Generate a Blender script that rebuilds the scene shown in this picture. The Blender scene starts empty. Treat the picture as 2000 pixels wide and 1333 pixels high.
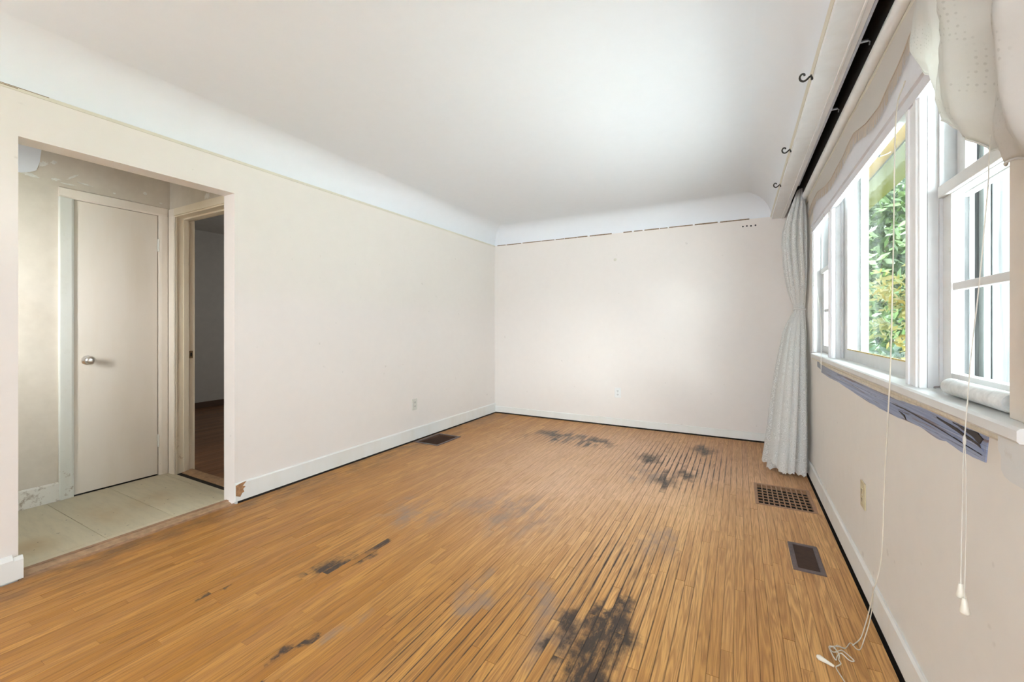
import bpy, bmesh, math, random
from mathutils import Vector, noise
random.seed(7)
S = bpy.context.scene
COL = S.collection
PI = math.pi

# ------------------------------------------------------------------ camera, world, lights, exposure
TH = math.atan(444/820.0)
cam_d = bpy.data.cameras.new('camera'); cam = bpy.data.objects.new('camera', cam_d); COL.objects.link(cam)
cam.location = (0, 0, 1.17); cam.rotation_euler = (PI/2, 0, TH)
cam_d.sensor_width = 36; cam_d.lens = 820/2000*36; cam_d.shift_y = -27.5/2000; cam_d.clip_start = 0.02
S.camera = cam
S.view_settings.view_transform = 'Standard'; S.view_settings.look = 'None'
S.view_settings.gamma = 1; S.view_settings.use_curve_mapping = False
S.view_settings.exposure = 0.88
W = bpy.data.worlds.new('sky'); S.world = W; W.use_nodes = True
bg = W.node_tree.nodes['Background']; bg.inputs[0].default_value = (0.80, 0.91, 1.0, 1); bg.inputs[1].default_value = 7.0

def area(name, loc, rot, sx, sy, power, color=(1, 1, 1), spread=PI):
    d = bpy.data.lights.new(name, 'AREA'); d.shape = 'RECTANGLE'; d.size = sx; d.size_y = sy
    d.energy = power; d.color = color; d.spread = spread
    o = bpy.data.objects.new(name, d); COL.objects.link(o); o.location = loc; o.rotation_euler = rot
    return o
sun_d = bpy.data.lights.new('hazy_sun', 'SUN'); sun_d.energy = 26; sun_d.angle = math.radians(6); sun_d.color = (0.93, 0.97, 1.0)
sun = bpy.data.objects.new('hazy_sun', sun_d); COL.objects.link(sun); sun.location = (-6, -3, 12)
sun.rotation_euler = Vector((0.42, 0.22, -0.85)).to_track_quat('-Z', 'Y').to_euler()
bd = area('end_wall_fill', (4.6, -2.2, 2.9), (0, 0, 0), 2.4, 1.0, 62, (0.93, 0.97, 1.0), math.radians(100)); bd.rotation_euler = Vector((-0.66, 0.75, -0.19)).to_track_quat('-Z', 'Z').to_euler()  # added unseen lamp that makes the bright patch on the end wall
po = area('window_sky_portal', (0.625, 2.46, 1.55), (0, math.radians(90), 0), 1.2, 2.5, 1, (1, 1, 1)); po.data.cycles.is_portal = True
area('rear_fill', (-1.3, -4.9, 1.5), (math.radians(90), 0, 0), 2.6, 1.9, 16, (0.80, 0.91, 1.0))  # added fill lamp behind the camera
area('side_fill', (0.44, -2.9, 1.45), (0, math.radians(90), 0), 1.2, 2.4, 5, (0.80, 0.91, 1.0))  # added fill at the right wall behind the camera, no window there
fd = area('entry_fill', (-3.15, -0.52, 1.45), (0, 0, 0), 0.5, 1.4, 27.0, (0.92, 0.97, 1.0), math.radians(75)); fd.rotation_euler = Vector((-0.70, 0.70, -0.10)).to_track_quat('-Z', 'Z').to_euler()  # added fill lamp that brightens the entry walls and closet door
area('bedroom_fill', (-4.6, 4.9, 1.5), (math.radians(-90), 0, 0), 1.0, 1.0, 7.0, (0.95, 0.97, 1))  # added dim fill inside the bedroom, no window there

# ------------------------------------------------------------------ node helpers
class NT:
    def __init__(s, name):
        s.m = bpy.data.materials.new(name); s.m.use_nodes = True
        s.t = s.m.node_tree; s.n = s.t.nodes; s.bsdf = s.n['Principled BSDF']; s.out = s.n['Material Output']
    def link(s, a, b): s.t.links.new(a, b)
    def setin(s, sock, v):
        if isinstance(v, bpy.types.NodeSocket): s.link(v, sock)
        elif isinstance(v, (tuple, list)) and len(v) == 3 and sock.type == 'RGBA': sock.default_value = (*v, 1)
        else: sock.default_value = v
    def math(s, op, a, b=0.0, c=None, clamp=False):
        n = s.n.new('ShaderNodeMath'); n.operation = op; n.use_clamp = clamp
        s.setin(n.inputs[0], a); s.setin(n.inputs[1], b)
        if c is not None: s.setin(n.inputs[2], c)
        return n.outputs[0]
    def vmath(s, op, a, b=(0, 0, 0)):
        n = s.n.new('ShaderNodeVectorMath'); n.operation = op
        s.setin(n.inputs[0], a); s.setin(n.inputs[1], b)
        return n.outputs['Value' if op in ('LENGTH', 'DOT_PRODUCT') else 'Vector']
    def pos(s): return s.n.new('ShaderNodeNewGeometry').outputs['Position']
    def uv(s): return s.n.new('ShaderNodeTexCoord').outputs['UV']
    def noise(s, vec, scale, detail=3, rough=0.55, dist=0.0):
        n = s.n.new('ShaderNodeTexNoise'); s.setin(n.inputs['Vector'], vec)
        n.inputs['Scale'].default_value = scale; n.inputs['Detail'].default_value = detail
        n.inputs['Roughness'].default_value = rough; n.inputs['Distortion'].default_value = dist
        return n.outputs['Fac']
    def remap(s, v, a, b, c=0.0, d=1.0, smooth=False):
        n = s.n.new('ShaderNodeMapRange'); n.clamp = True
        if smooth: n.interpolation_type = 'SMOOTHSTEP'
        s.setin(n.inputs['Value'], v)
        for k, x in zip(('From Min', 'From Max', 'To Min', 'To Max'), (a, b, c, d)): n.inputs[k].default_value = x
        return n.outputs['Result']
    def mix(s, f, a, b, mode='MIX'):
        n = s.n.new('ShaderNodeMix'); n.data_type = 'RGBA'; n.blend_type = mode
        s.setin(n.inputs[0], f); s.setin(n.inputs[6], a); s.setin(n.inputs[7], b)
        return n.outputs[2]
    def bump(s, h, strength=0.2, dist=0.01):
        n = s.n.new('ShaderNodeBump'); n.inputs['Strength'].default_value = strength
        n.inputs['Distance'].default_value = dist; s.link(h, n.inputs['Height'])
        s.link(n.outputs['Normal'], s.bsdf.inputs['Normal'])
    def base(s, c): s.setin(s.bsdf.inputs['Base Color'], c)
    def rough(s, v): s.setin(s.bsdf.inputs['Roughness'], v)
    def spec(s, v): s.bsdf.inputs['Specular IOR Level'].default_value = v

def paint(name, c, rough=0.6, dirt=None, amount=0.35, scale=2.5, lo=0.55, hi=0.8, fine=0.03, bump=0.03):
    """painted surface: base colour, slow blotches of a second colour, fine mottling and slight relief"""
    t = NT(name); p = t.pos()
    col = c
    if dirt:
        f = t.remap(t.noise(p, scale, 5, 0.65), lo, hi, 0, amount)
        col = t.mix(f, c, dirt)
    if name.startswith('wall_'):
        col = t.mix(t.remap(t.noise(p, 17, 2, 0.4), 0.735, 0.78, 0, 0.22), col, (0.36, 0.31, 0.26))
    m = t.remap(t.noise(p, 14, 3), 0.3, 0.7, 1-fine, 1+fine)
    n = t.n.new('ShaderNodeVectorMath'); n.operation = 'SCALE'
    t.setin(n.inputs[0], col); t.link(m, n.inputs['Scale'])
    t.base(n.outputs['Vector']); t.rough(rough); t.spec(0.35)
    t.bump(t.noise(p, 160, 2), bump, 0.004)
    return t.m

def plain(name, c, rough=0.5, metal=0.0, fine=0.08, scale=40):
    t = NT(name); p = t.pos()
    m = t.remap(t.noise(p, scale, 3), 0.3, 0.7, 1-fine, 1+fine)
    n = t.n.new('ShaderNodeVectorMath'); n.operation = 'SCALE'
    t.setin(n.inputs[0], c); t.link(m, n.inputs['Scale'])
    t.base(n.outputs['Vector']); t.rough(rough); t.bsdf.inputs['Metallic'].default_value = metal
    return t.m

def blob(t, p, x, y, rx, ry, soft=0.45):
    """soft ellipse mask on the floor around (x, y)"""
    d = t.vmath('SUBTRACT', p, (x, y, 0))
    d = t.vmath('MULTIPLY', d, (1/rx, 1/ry, 0))
    return t.remap(t.vmath('LENGTH', d), 1.0, 1.0-soft, 0, 1, True)

def addmax(t, ms):
    r = ms[0]
    for m in ms[1:]: r = t.math('MAXIMUM', r, m)
    return r

X0, SW = -2.920, 0.0403          # first strip edge and strip width of the oak floor

def oak_floor():
    t = NT('worn_oak_strip'); p = t.pos()
    a = t.n.new('ShaderNodeAttribute'); a.attribute_name = 'rnd'; rnd = a.outputs['Fac']
    off = t.n.new('ShaderNodeCombineXYZ'); t.link(t.math('MULTIPLY', rnd, 37.0), off.inputs[0]); t.link(t.math('MULTIPLY', rnd, 91.0), off.inputs[1])
    q = t.vmath('ADD', p, off.outputs[0])
    # cathedral grain: stretched rings, plus fine pores
    g1 = t.noise(t.vmath('MULTIPLY', q, (30, 1.5, 1)), 1.0, 2, 0.5, 0.5)
    rings = t.math('FRACT', t.math('MULTIPLY', g1, 7.0))
    rings = t.remap(t.math('ABSOLUTE', t.math('SUBTRACT', rings, 0.5)), 0.0, 0.42, 0, 1)
    pores = t.noise(t.vmath('MULTIPLY', q, (260, 5, 1)), 1.0, 3, 0.6)
    tone = t.remap(rnd, 0, 1, 0, 1)
    base = t.mix(tone, (0.45, 0.195, 0.034), (0.60, 0.295, 0.075))
    odd = t.remap(t.math('FRACT', t.math('MULTIPLY', rnd, 17.3)), 0.72, 1.0, 0, 0.6)
    base = t.mix(odd, base, (0.43, 0.185, 0.055))
    # paler and pinker tone towards the far end and the middle
    wn = t.noise(p, 1.3, 4, 0.6)
    far = blob(t, p, -0.8, 3.5, 2.4, 2.3, 0.85)
    base = t.mix(t.math('MULTIPLY', far, t.remap(wn, 0.3, 0.7, 0.40, 0.85)), base, (0.86, 0.58, 0.42))
    honey = blob(t, p, 0.25, 1.9, 1.5, 2.3, 0.7)
    base = t.mix(t.math('MULTIPLY', honey, 0.55), base, t.mix(tone, (0.74, 0.41, 0.145), (0.88, 0.53, 0.21)))
    base = t.mix(t.math('MULTIPLY', t.remap(rings, 0, 1, 0.66, 0.0), t.math('SUBTRACT', 1.0, t.math('MULTIPLY', far, 0.6))), base, (0.33, 0.145, 0.045))
    base = t.mix(t.remap(pores, 0.50, 0.70, 0, 0.6), base, (0.25, 0.11, 0.04))
    # distance to the strip joint
    fx = t.math('FRACT', t.math('DIVIDE', t.math('SUBTRACT', t.n.new('ShaderNodeSeparateXYZ').outputs[0], X0), SW))
    sep = [n for n in t.n if n.bl_idname == 'ShaderNodeSeparateXYZ'][0]; t.link(p, sep.inputs[0])
    edge = t.math('MINIMUM', fx, t.math('SUBTRACT', 1.0, fx))
    wob = t.noise(t.vmath('MULTIPLY', p, (1, 0.5, 1)), 9, 4, 0.7)
    wv = t.n.new('ShaderNodeTexNoise'); wv.inputs['Scale'].default_value = 4.5; wv.inputs['Detail'].default_value = 5
    wv.inputs['Roughness'].default_value = 0.7; t.link(p, wv.inputs['Vector'])
    dv = t.vmath('MULTIPLY', t.vmath('SUBTRACT', wv.outputs['Color'], (0.5, 0.5, 0.5)), (0.22, 0.40, 0))
    sh_ = t.n.new('ShaderNodeCombineXYZ'); t.link(t.math('MULTIPLY', t.math('SUBTRACT', rnd, 0.5), 0.22), sh_.inputs[1])
    pw = t.vmath('ADD', t.vmath('ADD', p, dv), sh_.outputs[0])
    # dark joints, stronger in the dried-out areas
    dry = addmax(t, [blob(t, pw, x, y, rx, ry, 0.9) for x, y, rx, ry in
                     [(-1.65, 4.15, 0.75, 0.42), (-0.45, 3.85, 0.70, 0.95), (-0.50, 1.9, 0.50, 1.25), (-0.95, 1.3, 0.5, 0.7)]])
    jm = t.remap(edge, 0.03, 0.095, 1, 0)
    jm = t.math('MULTIPLY', jm, t.math('MULTIPLY', t.remap(dry, 0, 1, 0.12, 1.0), t.remap(wob, 0.30, 0.48, 0.0, 1)))
    base = t.mix(t.math('MULTIPLY', jm, 0.92), base, (0.055, 0.035, 0.028))
    streak = t.noise(t.vmath('MULTIPLY', q, (60, 2.2, 1)), 1.0, 3, 0.6)
    base = t.mix(t.math('MULTIPLY', dry, t.remap(streak, 0.55, 0.7, 0, 0.6)), base, (0.10, 0.055, 0.035))
    hot = addmax(t, [blob(t, pw, -0.42, 3.8, 0.55, 0.75, 0.8), blob(t, pw, -1.65, 4.16, 0.65, 0.22, 0.8), blob(t, pw, -0.55, 2.0, 0.22, 0.5, 0.8)])
    jm2 = t.math('MULTIPLY', t.math('MULTIPLY', t.remap(edge, 0.06, 0.20, 1, 0), hot), t.remap(t.noise(t.vmath('MULTIPLY', p, (9, 3, 1)), 1.6, 3, 0.6), 0.42, 0.55, 0, 0.9))
    base = t.mix(jm2, base, (0.060, 0.040, 0.038))
    lft = blob(t, p, -2.1, 1.2, 1.0, 1.2, 0.8)
    st2 = t.noise(t.vmath('MULTIPLY', q, (75, 5, 1)), 1.0, 3, 0.6)
    base = t.mix(t.math('MULTIPLY', lft, t.remap(st2, 0.56, 0.68, 0, 0.62)), base, (0.15, 0.070, 0.025))
    # grey scuffs
    grey = addmax(t, [blob(t, pw, x, y, rx, ry, 0.8) for x, y, rx, ry in
                      [(-0.74, 1.66, 0.20, 0.16), (-1.0, 1.60, 0.16, 0.14), (-0.62, 1.52, 0.16, 0.22), (-1.81, 2.05, 0.35, 0.22),
                       (-1.59, 4.15, 0.55, 0.20), (-0.62, 3.45, 0.28, 0.30), (-1.3, 2.3, 0.5, 0.35), (-1.36, 1.18, 0.06, 0.10), (-0.40, 2.35, 0.2, 0.3)]])
    base = t.mix(t.math('MULTIPLY', grey, t.remap(wob, 0.38, 0.62, 0.0, 0.75)), base, (0.27, 0.20, 0.165))
    # black water stains
    blk = addmax(t, [blob(t, pw, x, y, rx, ry, s) for x, y, rx, ry, s in
                     [(-0.455, 1.60, 0.125, 0.20, 0.5), (-0.45, 1.36, 0.115, 0.22, 0.5), (-0.58, 1.52, 0.085, 0.15, 0.7), (-0.45, 1.74, 0.08, 0.10, 0.5), (-1.75, 1.46, 0.09, 0.11, 0.7), (-1.70, 1.53, 0.07, 0.09, 0.7),
                      (-1.41, 0.90, 0.05, 0.05, 0.7), (-2.05, 0.94, 0.03, 0.08, 0.7), (-0.50, 3.40, 0.13, 0.24, 0.9), (-0.37, 3.62, 0.12, 0.20, 0.9),
                      (-0.70, 3.82, 0.16, 0.22, 0.9), (-0.30, 4.36, 0.14, 0.22, 0.9), (-1.30, 4.15, 0.32, 0.14, 0.9), (-1.75, 4.18, 0.40, 0.13, 0.9), (0.36, 4.10, 0.15, 0.20, 0.95)]])
    base = t.mix(t.math('MULTIPLY', blk, t.remap(t.noise(t.vmath('MULTIPLY', q, (34, 10, 1)), 1.0, 5, 0.72), 0.32, 0.52, 0.30, 0.97)), base, (0.045, 0.034, 0.030))
    # grime along the walls
    gx = t.remap(sep.outputs[0], -2.55, -2.93, 0, 1); 
    base = t.mix(t.math('MULTIPLY', gx, t.remap(wob, 0.4, 0.65, 0, 0.8)), base, (0.10, 0.06, 0.04))
    t.base(base)
    t.rough(t.remap(wn, 0.3, 0.7, 0.38, 0.55)); t.spec(0.30)
    t.bump(t.math('ADD', t.math('MULTIPLY', rings, 0.4), pores), 0.10, 0.002)
    return t.m

def lace_mat():
    t = NT('lace_fabric'); uv = t.uv()
    v = t.n.new('ShaderNodeTexVoronoi'); v.feature = 'F1'; v.inputs['Scale'].default_value = 11; t.link(uv, v.inputs['Vector'])
    petals = t.math('SINE', t.math('MULTIPLY', v.outputs['Distance'], 34.0))
    tn = t.noise(uv, 26, 3, 0.6)
    f = t.remap(t.math('ADD', petals, t.math('MULTIPLY', tn, 1.6)), 0.2, 1.6, 0, 1)
    fine = t.n.new('ShaderNodeTexVoronoi'); fine.inputs['Scale'].default_value = 150; t.link(uv, fine.inputs['Vector'])
    net = t.remap(fine.outputs['Distance'], 0.2, 0.5, 0, 1)
    t.base(t.mix(f, (0.80, 0.80, 0.785), (0.95, 0.95, 0.94))); t.rough(0.8); t.spec(0.1)
    t.bump(f, 0.12, 0.002)
    tr = t.n.new('ShaderNodeBsdfTranslucent'); tr.inputs[0].default_value = (0.92, 0.91, 0.88, 1)
    m1 = t.n.new('ShaderNodeMixShader'); m1.inputs[0].default_value = 0.42
    t.link(t.bsdf.outputs[0], m1.inputs[1]); t.link(tr.outputs[0], m1.inputs[2])
    tp = t.n.new('ShaderNodeBsdfTransparent'); m2 = t.n.new('ShaderNodeMixShader')
    t.link(t.math('MULTIPLY', t.math('SUBTRACT', 1.0, f), t.math('MULTIPLY', net, 0.12)), m2.inputs[0])
    t.link(m1.outputs[0], m2.inputs[1]); t.link(tp.outputs[0], m2.inputs[2])
    t.link(m2.outputs[0], t.out.inputs[0])
    return t.m

def cloth_mat(name, c, trans=0.3, eyelets=False):
    t = NT(name); uv = t.uv()
    col = c
    if eyelets:
        v = t.n.new('ShaderNodeTexVoronoi'); v.inputs['Scale'].default_value = 55; v.inputs['Randomness'].default_value = 0.25; t.link(uv, v.inputs['Vector'])
        dots = t.remap(v.outputs['Distance'], 0.16, 0.26, 1, 0)
        patch = t.remap(t.noise(uv, 5.5, 2), 0.52, 0.58, 0, 1)
        col = t.mix(t.math('MULTIPLY', t.math('MULTIPLY', dots, patch), 0.55), c, (0.42, 0.40, 0.36))
    m = t.remap(t.noise(uv, 60, 3), 0.3, 0.7, 0.0, 0.12)
    t.base(t.mix(m, col, tuple(k*.78 for k in c))); t.rough(0.85); t.spec(0.1)
    t.bump(t.noise(uv, 220, 2), 0.1, 0.002)
    tr = t.n.new('ShaderNodeBsdfTranslucent'); tr.inputs[0].default_value = (*c, 1)
    m1 = t.n.new('ShaderNodeMixShader'); m1.inputs[0].default_value = trans
    t.link(t.bsdf.outputs[0], m1.inputs[1]); t.link(tr.outputs[0], m1.inputs[2]); t.link(m1.outputs[0], t.out.inputs[0])
    return t.m

def glass_mat(name, tint):
    t = NT(name)
    tp = t.n.new('ShaderNodeBsdfTransparent'); tp.inputs[0].default_value = (*tint, 1)
    gl = t.n.new('ShaderNodeBsdfGlossy'); gl.inputs['Roughness'].default_value = 0.02
    ge = t.n.new('ShaderNodeNewGeometry')
    ca = t.math('ABSOLUTE', t.vmath('DOT_PRODUCT', ge.outputs['Normal'], ge.outputs['Incoming']))
    fr = t.math('ADD', 0.012, t.math('MULTIPLY', 0.09, t.math('POWER', t.math('SUBTRACT', 1.0, ca), 5.0)))
    mx = t.n.new('ShaderNodeMixShader')
    t.link(fr, mx.inputs[0]); t.link(tp.outputs[0], mx.inputs[1]); t.link(gl.outputs[0], mx.inputs[2])
    t.link(mx.outputs[0], t.out.inputs[0])
    return t.m

def peel_mat():
    t = NT('old_blue_paint'); p = t.pos()
    s1 = t.noise(t.vmath('MULTIPLY', p, (1, 1.3, 110)), 1.0, 4, 0.6, 0.5)
    s2 = t.noise(t.vmath('MULTIPLY', p, (1, 2.2, 55)), 1.3, 4, 0.6, 0.8)
    c = t.mix(t.remap(s1, 0.35, 0.65), (0.19, 0.24, 0.40), (0.36, 0.41, 0.56))
    sx = t.n.new('ShaderNodeSeparateXYZ'); t.link(p, sx.inputs[0])
    c = t.mix(t.remap(sx.outputs[1], 2.9, 3.6, 0, 0.7), c, (0.26, 0.26, 0.26))
    c = t.mix(t.remap(s2, 0.60, 0.66, 0, 0.9), c, (0.045, 0.035, 0.04))
    c = t.mix(t.remap(t.noise(t.vmath('MULTIPLY', p, (1, 1.2, 75)), 1.7, 3), 0.58, 0.64, 0, 0.8), c, (0.16, 0.09, 0.06))
    t.base(c); t.rough(0.45); t.bump(s1, 0.3, 0.004)
    return t.m

def chipped(name, c, under, amount=0.8, lo=0.60, hi=0.63, scale=22):
    """old gloss paint with scuffs; heavier close to the floor"""
    t = NT(name); p = t.pos()
    s = t.n.new('ShaderNodeSeparateXYZ'); t.link(p, s.inputs[0])
    low = t.remap(s.outputs[2], 0.0, 0.35, 1, 0.06)
    f = t.math('MULTIPLY', t.remap(t.noise(p, scale, 5, 0.7), lo, hi, 0, amount), low)
    g = t.remap(t.noise(t.vmath('MULTIPLY', p, (3, 3, 0.7)), 2.0, 4), 0.45, 0.75, 0, 0.35)
    col = t.mix(g, c, tuple(v*k for v, k in zip(c, (0.86, 0.80, 0.68))))
    t.base(t.mix(f, col, under)); t.rough(0.45); t.spec(0.4)
    t.bump(t.noise(p, 60, 3), 0.05, 0.004)
    return t.m

def tile_mat():
    t = NT('vinyl_tile'); p = t.pos()
    n1 = t.noise(t.vmath('MULTIPLY', p, (1, 1.5, 1)), 3.2, 4, 0.6)
    st = t.noise(t.vmath('MULTIPLY', p, (4, 22, 1)), 1.5, 3, 0.6)
    a = t.n.new('ShaderNodeAttribute'); a.attribute_name = 'rnd'
    c = t.mix(a.outputs['Fac'], (0.60, 0.535, 0.385), (0.66, 0.595, 0.435))
    c = t.mix(t.remap(st, 0.45, 0.7, 0, 0.3), c, (0.42, 0.385, 0.29))
    amb = addmax(t, [blob(t, p, x, y, rx, ry, 0.9) for x, y, rx, ry in [(-3.5, 1.33, 0.3, 0.2), (-3.5, 1.1, 0.4, 0.12), (-3.3, 0.75, 0.2, 0.15)]])
    c = t.mix(t.math('MULTIPLY', amb, t.remap(n1, 0.35, 0.65, 0.1, 0.8)), c, (0.50, 0.37, 0.20))
    c = t.mix(t.remap(t.noise(p, 34, 2), 0.71, 0.74, 0, 0.8), c, (0.10, 0.07, 0.05))
    t.base(c); t.rough(0.35); t.spec(0.4)
    return t.m

def leaf_mat(name, c1, c2):
    t = NT(name); p = t.pos()
    f = t.noise(p, 3.0, 3)
    g = t.n.new('ShaderNodeObjectInfo')
    c = t.mix(t.remap(f, 0.35, 0.65), c1, c2)
    t.base(c); t.rough(0.5)
    tr = t.n.new('ShaderNodeBsdfTranslucent'); t.link(c, tr.inputs[0])
    m1 = t.n.new('ShaderNodeMixShader'); m1.inputs[0].default_value = 0.5
    t.link(t.bsdf.outputs[0], m1.inputs[1]); t.link(tr.outputs[0], m1.inputs[2]); t.link(m1.outputs[0], t.out.inputs[0])
    return t.m

M = {}
M['wall'] = paint('wall_cream', (0.81, 0.753, 0.707), 0.5, (0.78, 0.712, 0.652), 0.3, 1.2, 0.5, 0.8, fine=0.008)
M['wall_right'] = paint('wall_grey_cream', (0.78, 0.74, 0.69), 0.6, (0.66, 0.60, 0.53), 0.4, 3.0, 0.62, 0.85, fine=0.01)
M['ceil'] = paint('ceiling_white', (0.80, 0.825, 0.86), 0.8, None, fine=0.006)
M['trim'] = chipped('trim_white_gloss', (0.80, 0.79, 0.76), (0.50, 0.44, 0.37), 0.6, 0.70, 0.74)
M['trimworn'] = chipped('entry_trim_worn', (0.78, 0.75, 0.68), (0.33, 0.25, 0.17), 0.85, 0.54, 0.64, 24)
M['trimclean'] = paint('trim_white', (0.86, 0.87, 0.88), 0.35, (0.70, 0.68, 0.62), 0.3, 6)
M['reveal'] = paint('window_frame_dimmed_white', (0.56, 0.56, 0.56), 0.4, (0.42, 0.40, 0.37), 0.5, 9)  # white darkened in colour to offset the glare at the windows
M['casingdim'] = paint('casing_shaded_beige', (0.66, 0.585, 0.505), 0.5, None)  # shade put into the colour of the near casing
M['lilac'] = paint('head_casing_cool_white', (0.72, 0.72, 0.76), 0.35, (0.55, 0.54, 0.55), 0.5, 14)
M['sash'] = paint('sash_white', (0.68, 0.675, 0.66), 0.35, (0.50, 0.45, 0.38), 0.6, 16, 0.62, 0.75)
M['vest'] = paint('vestibule_dingy', (0.66, 0.595, 0.50), 0.6, (0.50, 0.42, 0.32), 0.5, 2.2, 0.45, 0.75)
M['door'] = chipped('door_cream', (0.80, 0.725, 0.63), (0.36, 0.26, 0.17), 0.5, 0.66, 0.70, 18)
M['jamb'] = chipped('jamb_yellowed', (0.82, 0.73, 0.58), (0.40, 0.26, 0.13), 0.8, 0.57, 0.64, 14)
M['casing'] = chipped('casing_pale', (0.75, 0.75, 0.69), (0.36, 0.27, 0.18), 0.85, 0.57, 0.64, 24)
M['floor'] = oak_floor()
M['tile'] = tile_mat()
M['dark'] = plain('dark_void', (0.012, 0.010, 0.009), 0.9)
M['subfloor'] = plain('gap_shade_dark', (0.02, 0.014, 0.010), 0.9)
M['oldwood'] = plain('threshold_wood', (0.36, 0.20, 0.11), 0.55, 0, 0.25, 30)
M['palewood'] = plain('threshold_pale', (0.42, 0.26, 0.145), 0.5, 0, 0.2, 30)
M['brownbase'] = plain('baseboard_brown', (0.10, 0.055, 0.03), 0.5)
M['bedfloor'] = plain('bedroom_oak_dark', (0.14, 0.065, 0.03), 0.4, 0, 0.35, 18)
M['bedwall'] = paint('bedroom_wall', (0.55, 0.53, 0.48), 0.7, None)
M['grille'] = plain('grille_wood', (0.36, 0.20, 0.11), 0.5, 0, 0.15)
M['regframe'] = plain('register_frame_metal', (0.15, 0.115, 0.115), 0.5, 0.3, 0.2, 90)
M['louvre'] = plain('register_louvre_metal', (0.060, 0.034, 0.024), 0.5, 0.3, 0.15)
M['brownvent'] = plain('brown_vent_metal', (0.17, 0.088, 0.055), 0.5, 0.2, 0.2)
M['outlet'] = plain('outlet_white', (0.80, 0.80, 0.78), 0.35, 0, 0.02)
M['outletgrey'] = plain('outlet_warm_grey', (0.66, 0.64, 0.58), 0.4, 0, 0.02)
M['ivory'] = plain('outlet_ivory', (0.60, 0.52, 0.34), 0.35, 0, 0.03)
M['slot'] = plain('outlet_slot', (0.03, 0.03, 0.03), 0.6)
M['steel'] = plain('satin_steel', (0.72, 0.70, 0.66), 0.28, 1.0, 0.05)
M['brass'] = plain('aged_brass', (0.30, 0.22, 0.13), 0.4, 1.0, 0.2)
M['iron'] = plain('black_iron', (0.035, 0.033, 0.03), 0.55, 0.4)
M['alu'] = plain('track_aluminium', (0.55, 0.57, 0.62), 0.3, 0.9)
M['lace'] = lace_mat()
M['valance'] = cloth_mat('valance_white_cotton', (0.76, 0.745, 0.71), 0.35, True)
M['shade'] = cloth_mat('shade_cream_cloth', (0.76, 0.72, 0.67), 0.25)
M['fringe'] = cloth_mat('fringe_beige', (0.72, 0.62, 0.52), 0.3)
M['cord'] = cloth_mat('cord_cotton', (0.74, 0.68, 0.58), 0.1)
M['cordwhite'] = cloth_mat('cord_white', (0.74, 0.71, 0.65), 0.1)
M['tassel'] = plain('tassel_ivory_plastic', (0.80, 0.76, 0.66), 0.35, 0, 0.03)
M['glass'] = glass_mat('window_glass', (0.985, 0.995, 0.99))
M['storm'] = glass_mat('storm_glass', (0.97, 0.99, 0.98))
M['stormframe'] = plain('storm_frame_grey', (0.20, 0.21, 0.20), 0.5, 0.2)
def dark_jamb():  # jamb paint darkened in colour to hold back bright daylight, with streaks
    t = NT('jamb_dimmed_paint'); p = t.pos()
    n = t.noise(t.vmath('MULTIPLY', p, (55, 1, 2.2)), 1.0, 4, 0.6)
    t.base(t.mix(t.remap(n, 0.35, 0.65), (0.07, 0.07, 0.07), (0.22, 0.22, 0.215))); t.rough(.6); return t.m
M['dark_jamb'] = dark_jamb()
M['peel'] = peel_mat()
M['crack'] = plain('crack_dark_brown', (0.030, 0.022, 0.022), 0.6)
M['residue'] = plain('apron_residue_cream', (0.70, 0.65, 0.54), 0.6, 0, 0.12, 60)
M['rollerm'] = plain('roller_silver_white', (0.72, 0.72, 0.70), 0.35, 0.25, 0.12, 60)
M['soffit'] = cloth_mat('awning_yellow', (0.24, 0.15, 0.010), 0.6)
M['soffit2'] = cloth_mat('awning_glass_tint', (0.10, 0.10, 0.025), 0.5)  # green tint of the glass put into the outer board's colour
M['plaster'] = plain('white_filler', (0.74, 0.72, 0.66), 0.8, 0, 0.1)
M['barewood'] = plain('bare_wood', (0.36, 0.19, 0.09), 0.6, 0, 0.3)
M['scar'] = plain('rail_scar_brown', (0.26, 0.19, 0.12), 0.8, 0, 0.3, 60)
M['ledge'] = paint('ledge_cream', (0.70, 0.66, 0.56), 0.6, None)
M['bark'] = plain('bark', (0.09, 0.065, 0.045), 0.9, 0, 0.3, 12)
M['leafg'] = leaf_mat('leaf_green', (0.028, 0.055, 0.014), (0.065, 0.10, 0.030))
M['leafb'] = leaf_mat('leaf_bluegreen', (0.028, 0.055, 0.030), (0.055, 0.085, 0.050))
M['leafy'] = leaf_mat('leaf_yellow', (0.15, 0.105, 0.012), (0.10, 0.105, 0.026))
M['lawn'] = plain('lawn_green', (0.14, 0.28, 0.07), 0.9, 0, 0.3, 6)
M['brick'] = paint('outer_wall_grey', (0.55, 0.54, 0.52), 0.8, None)

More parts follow.
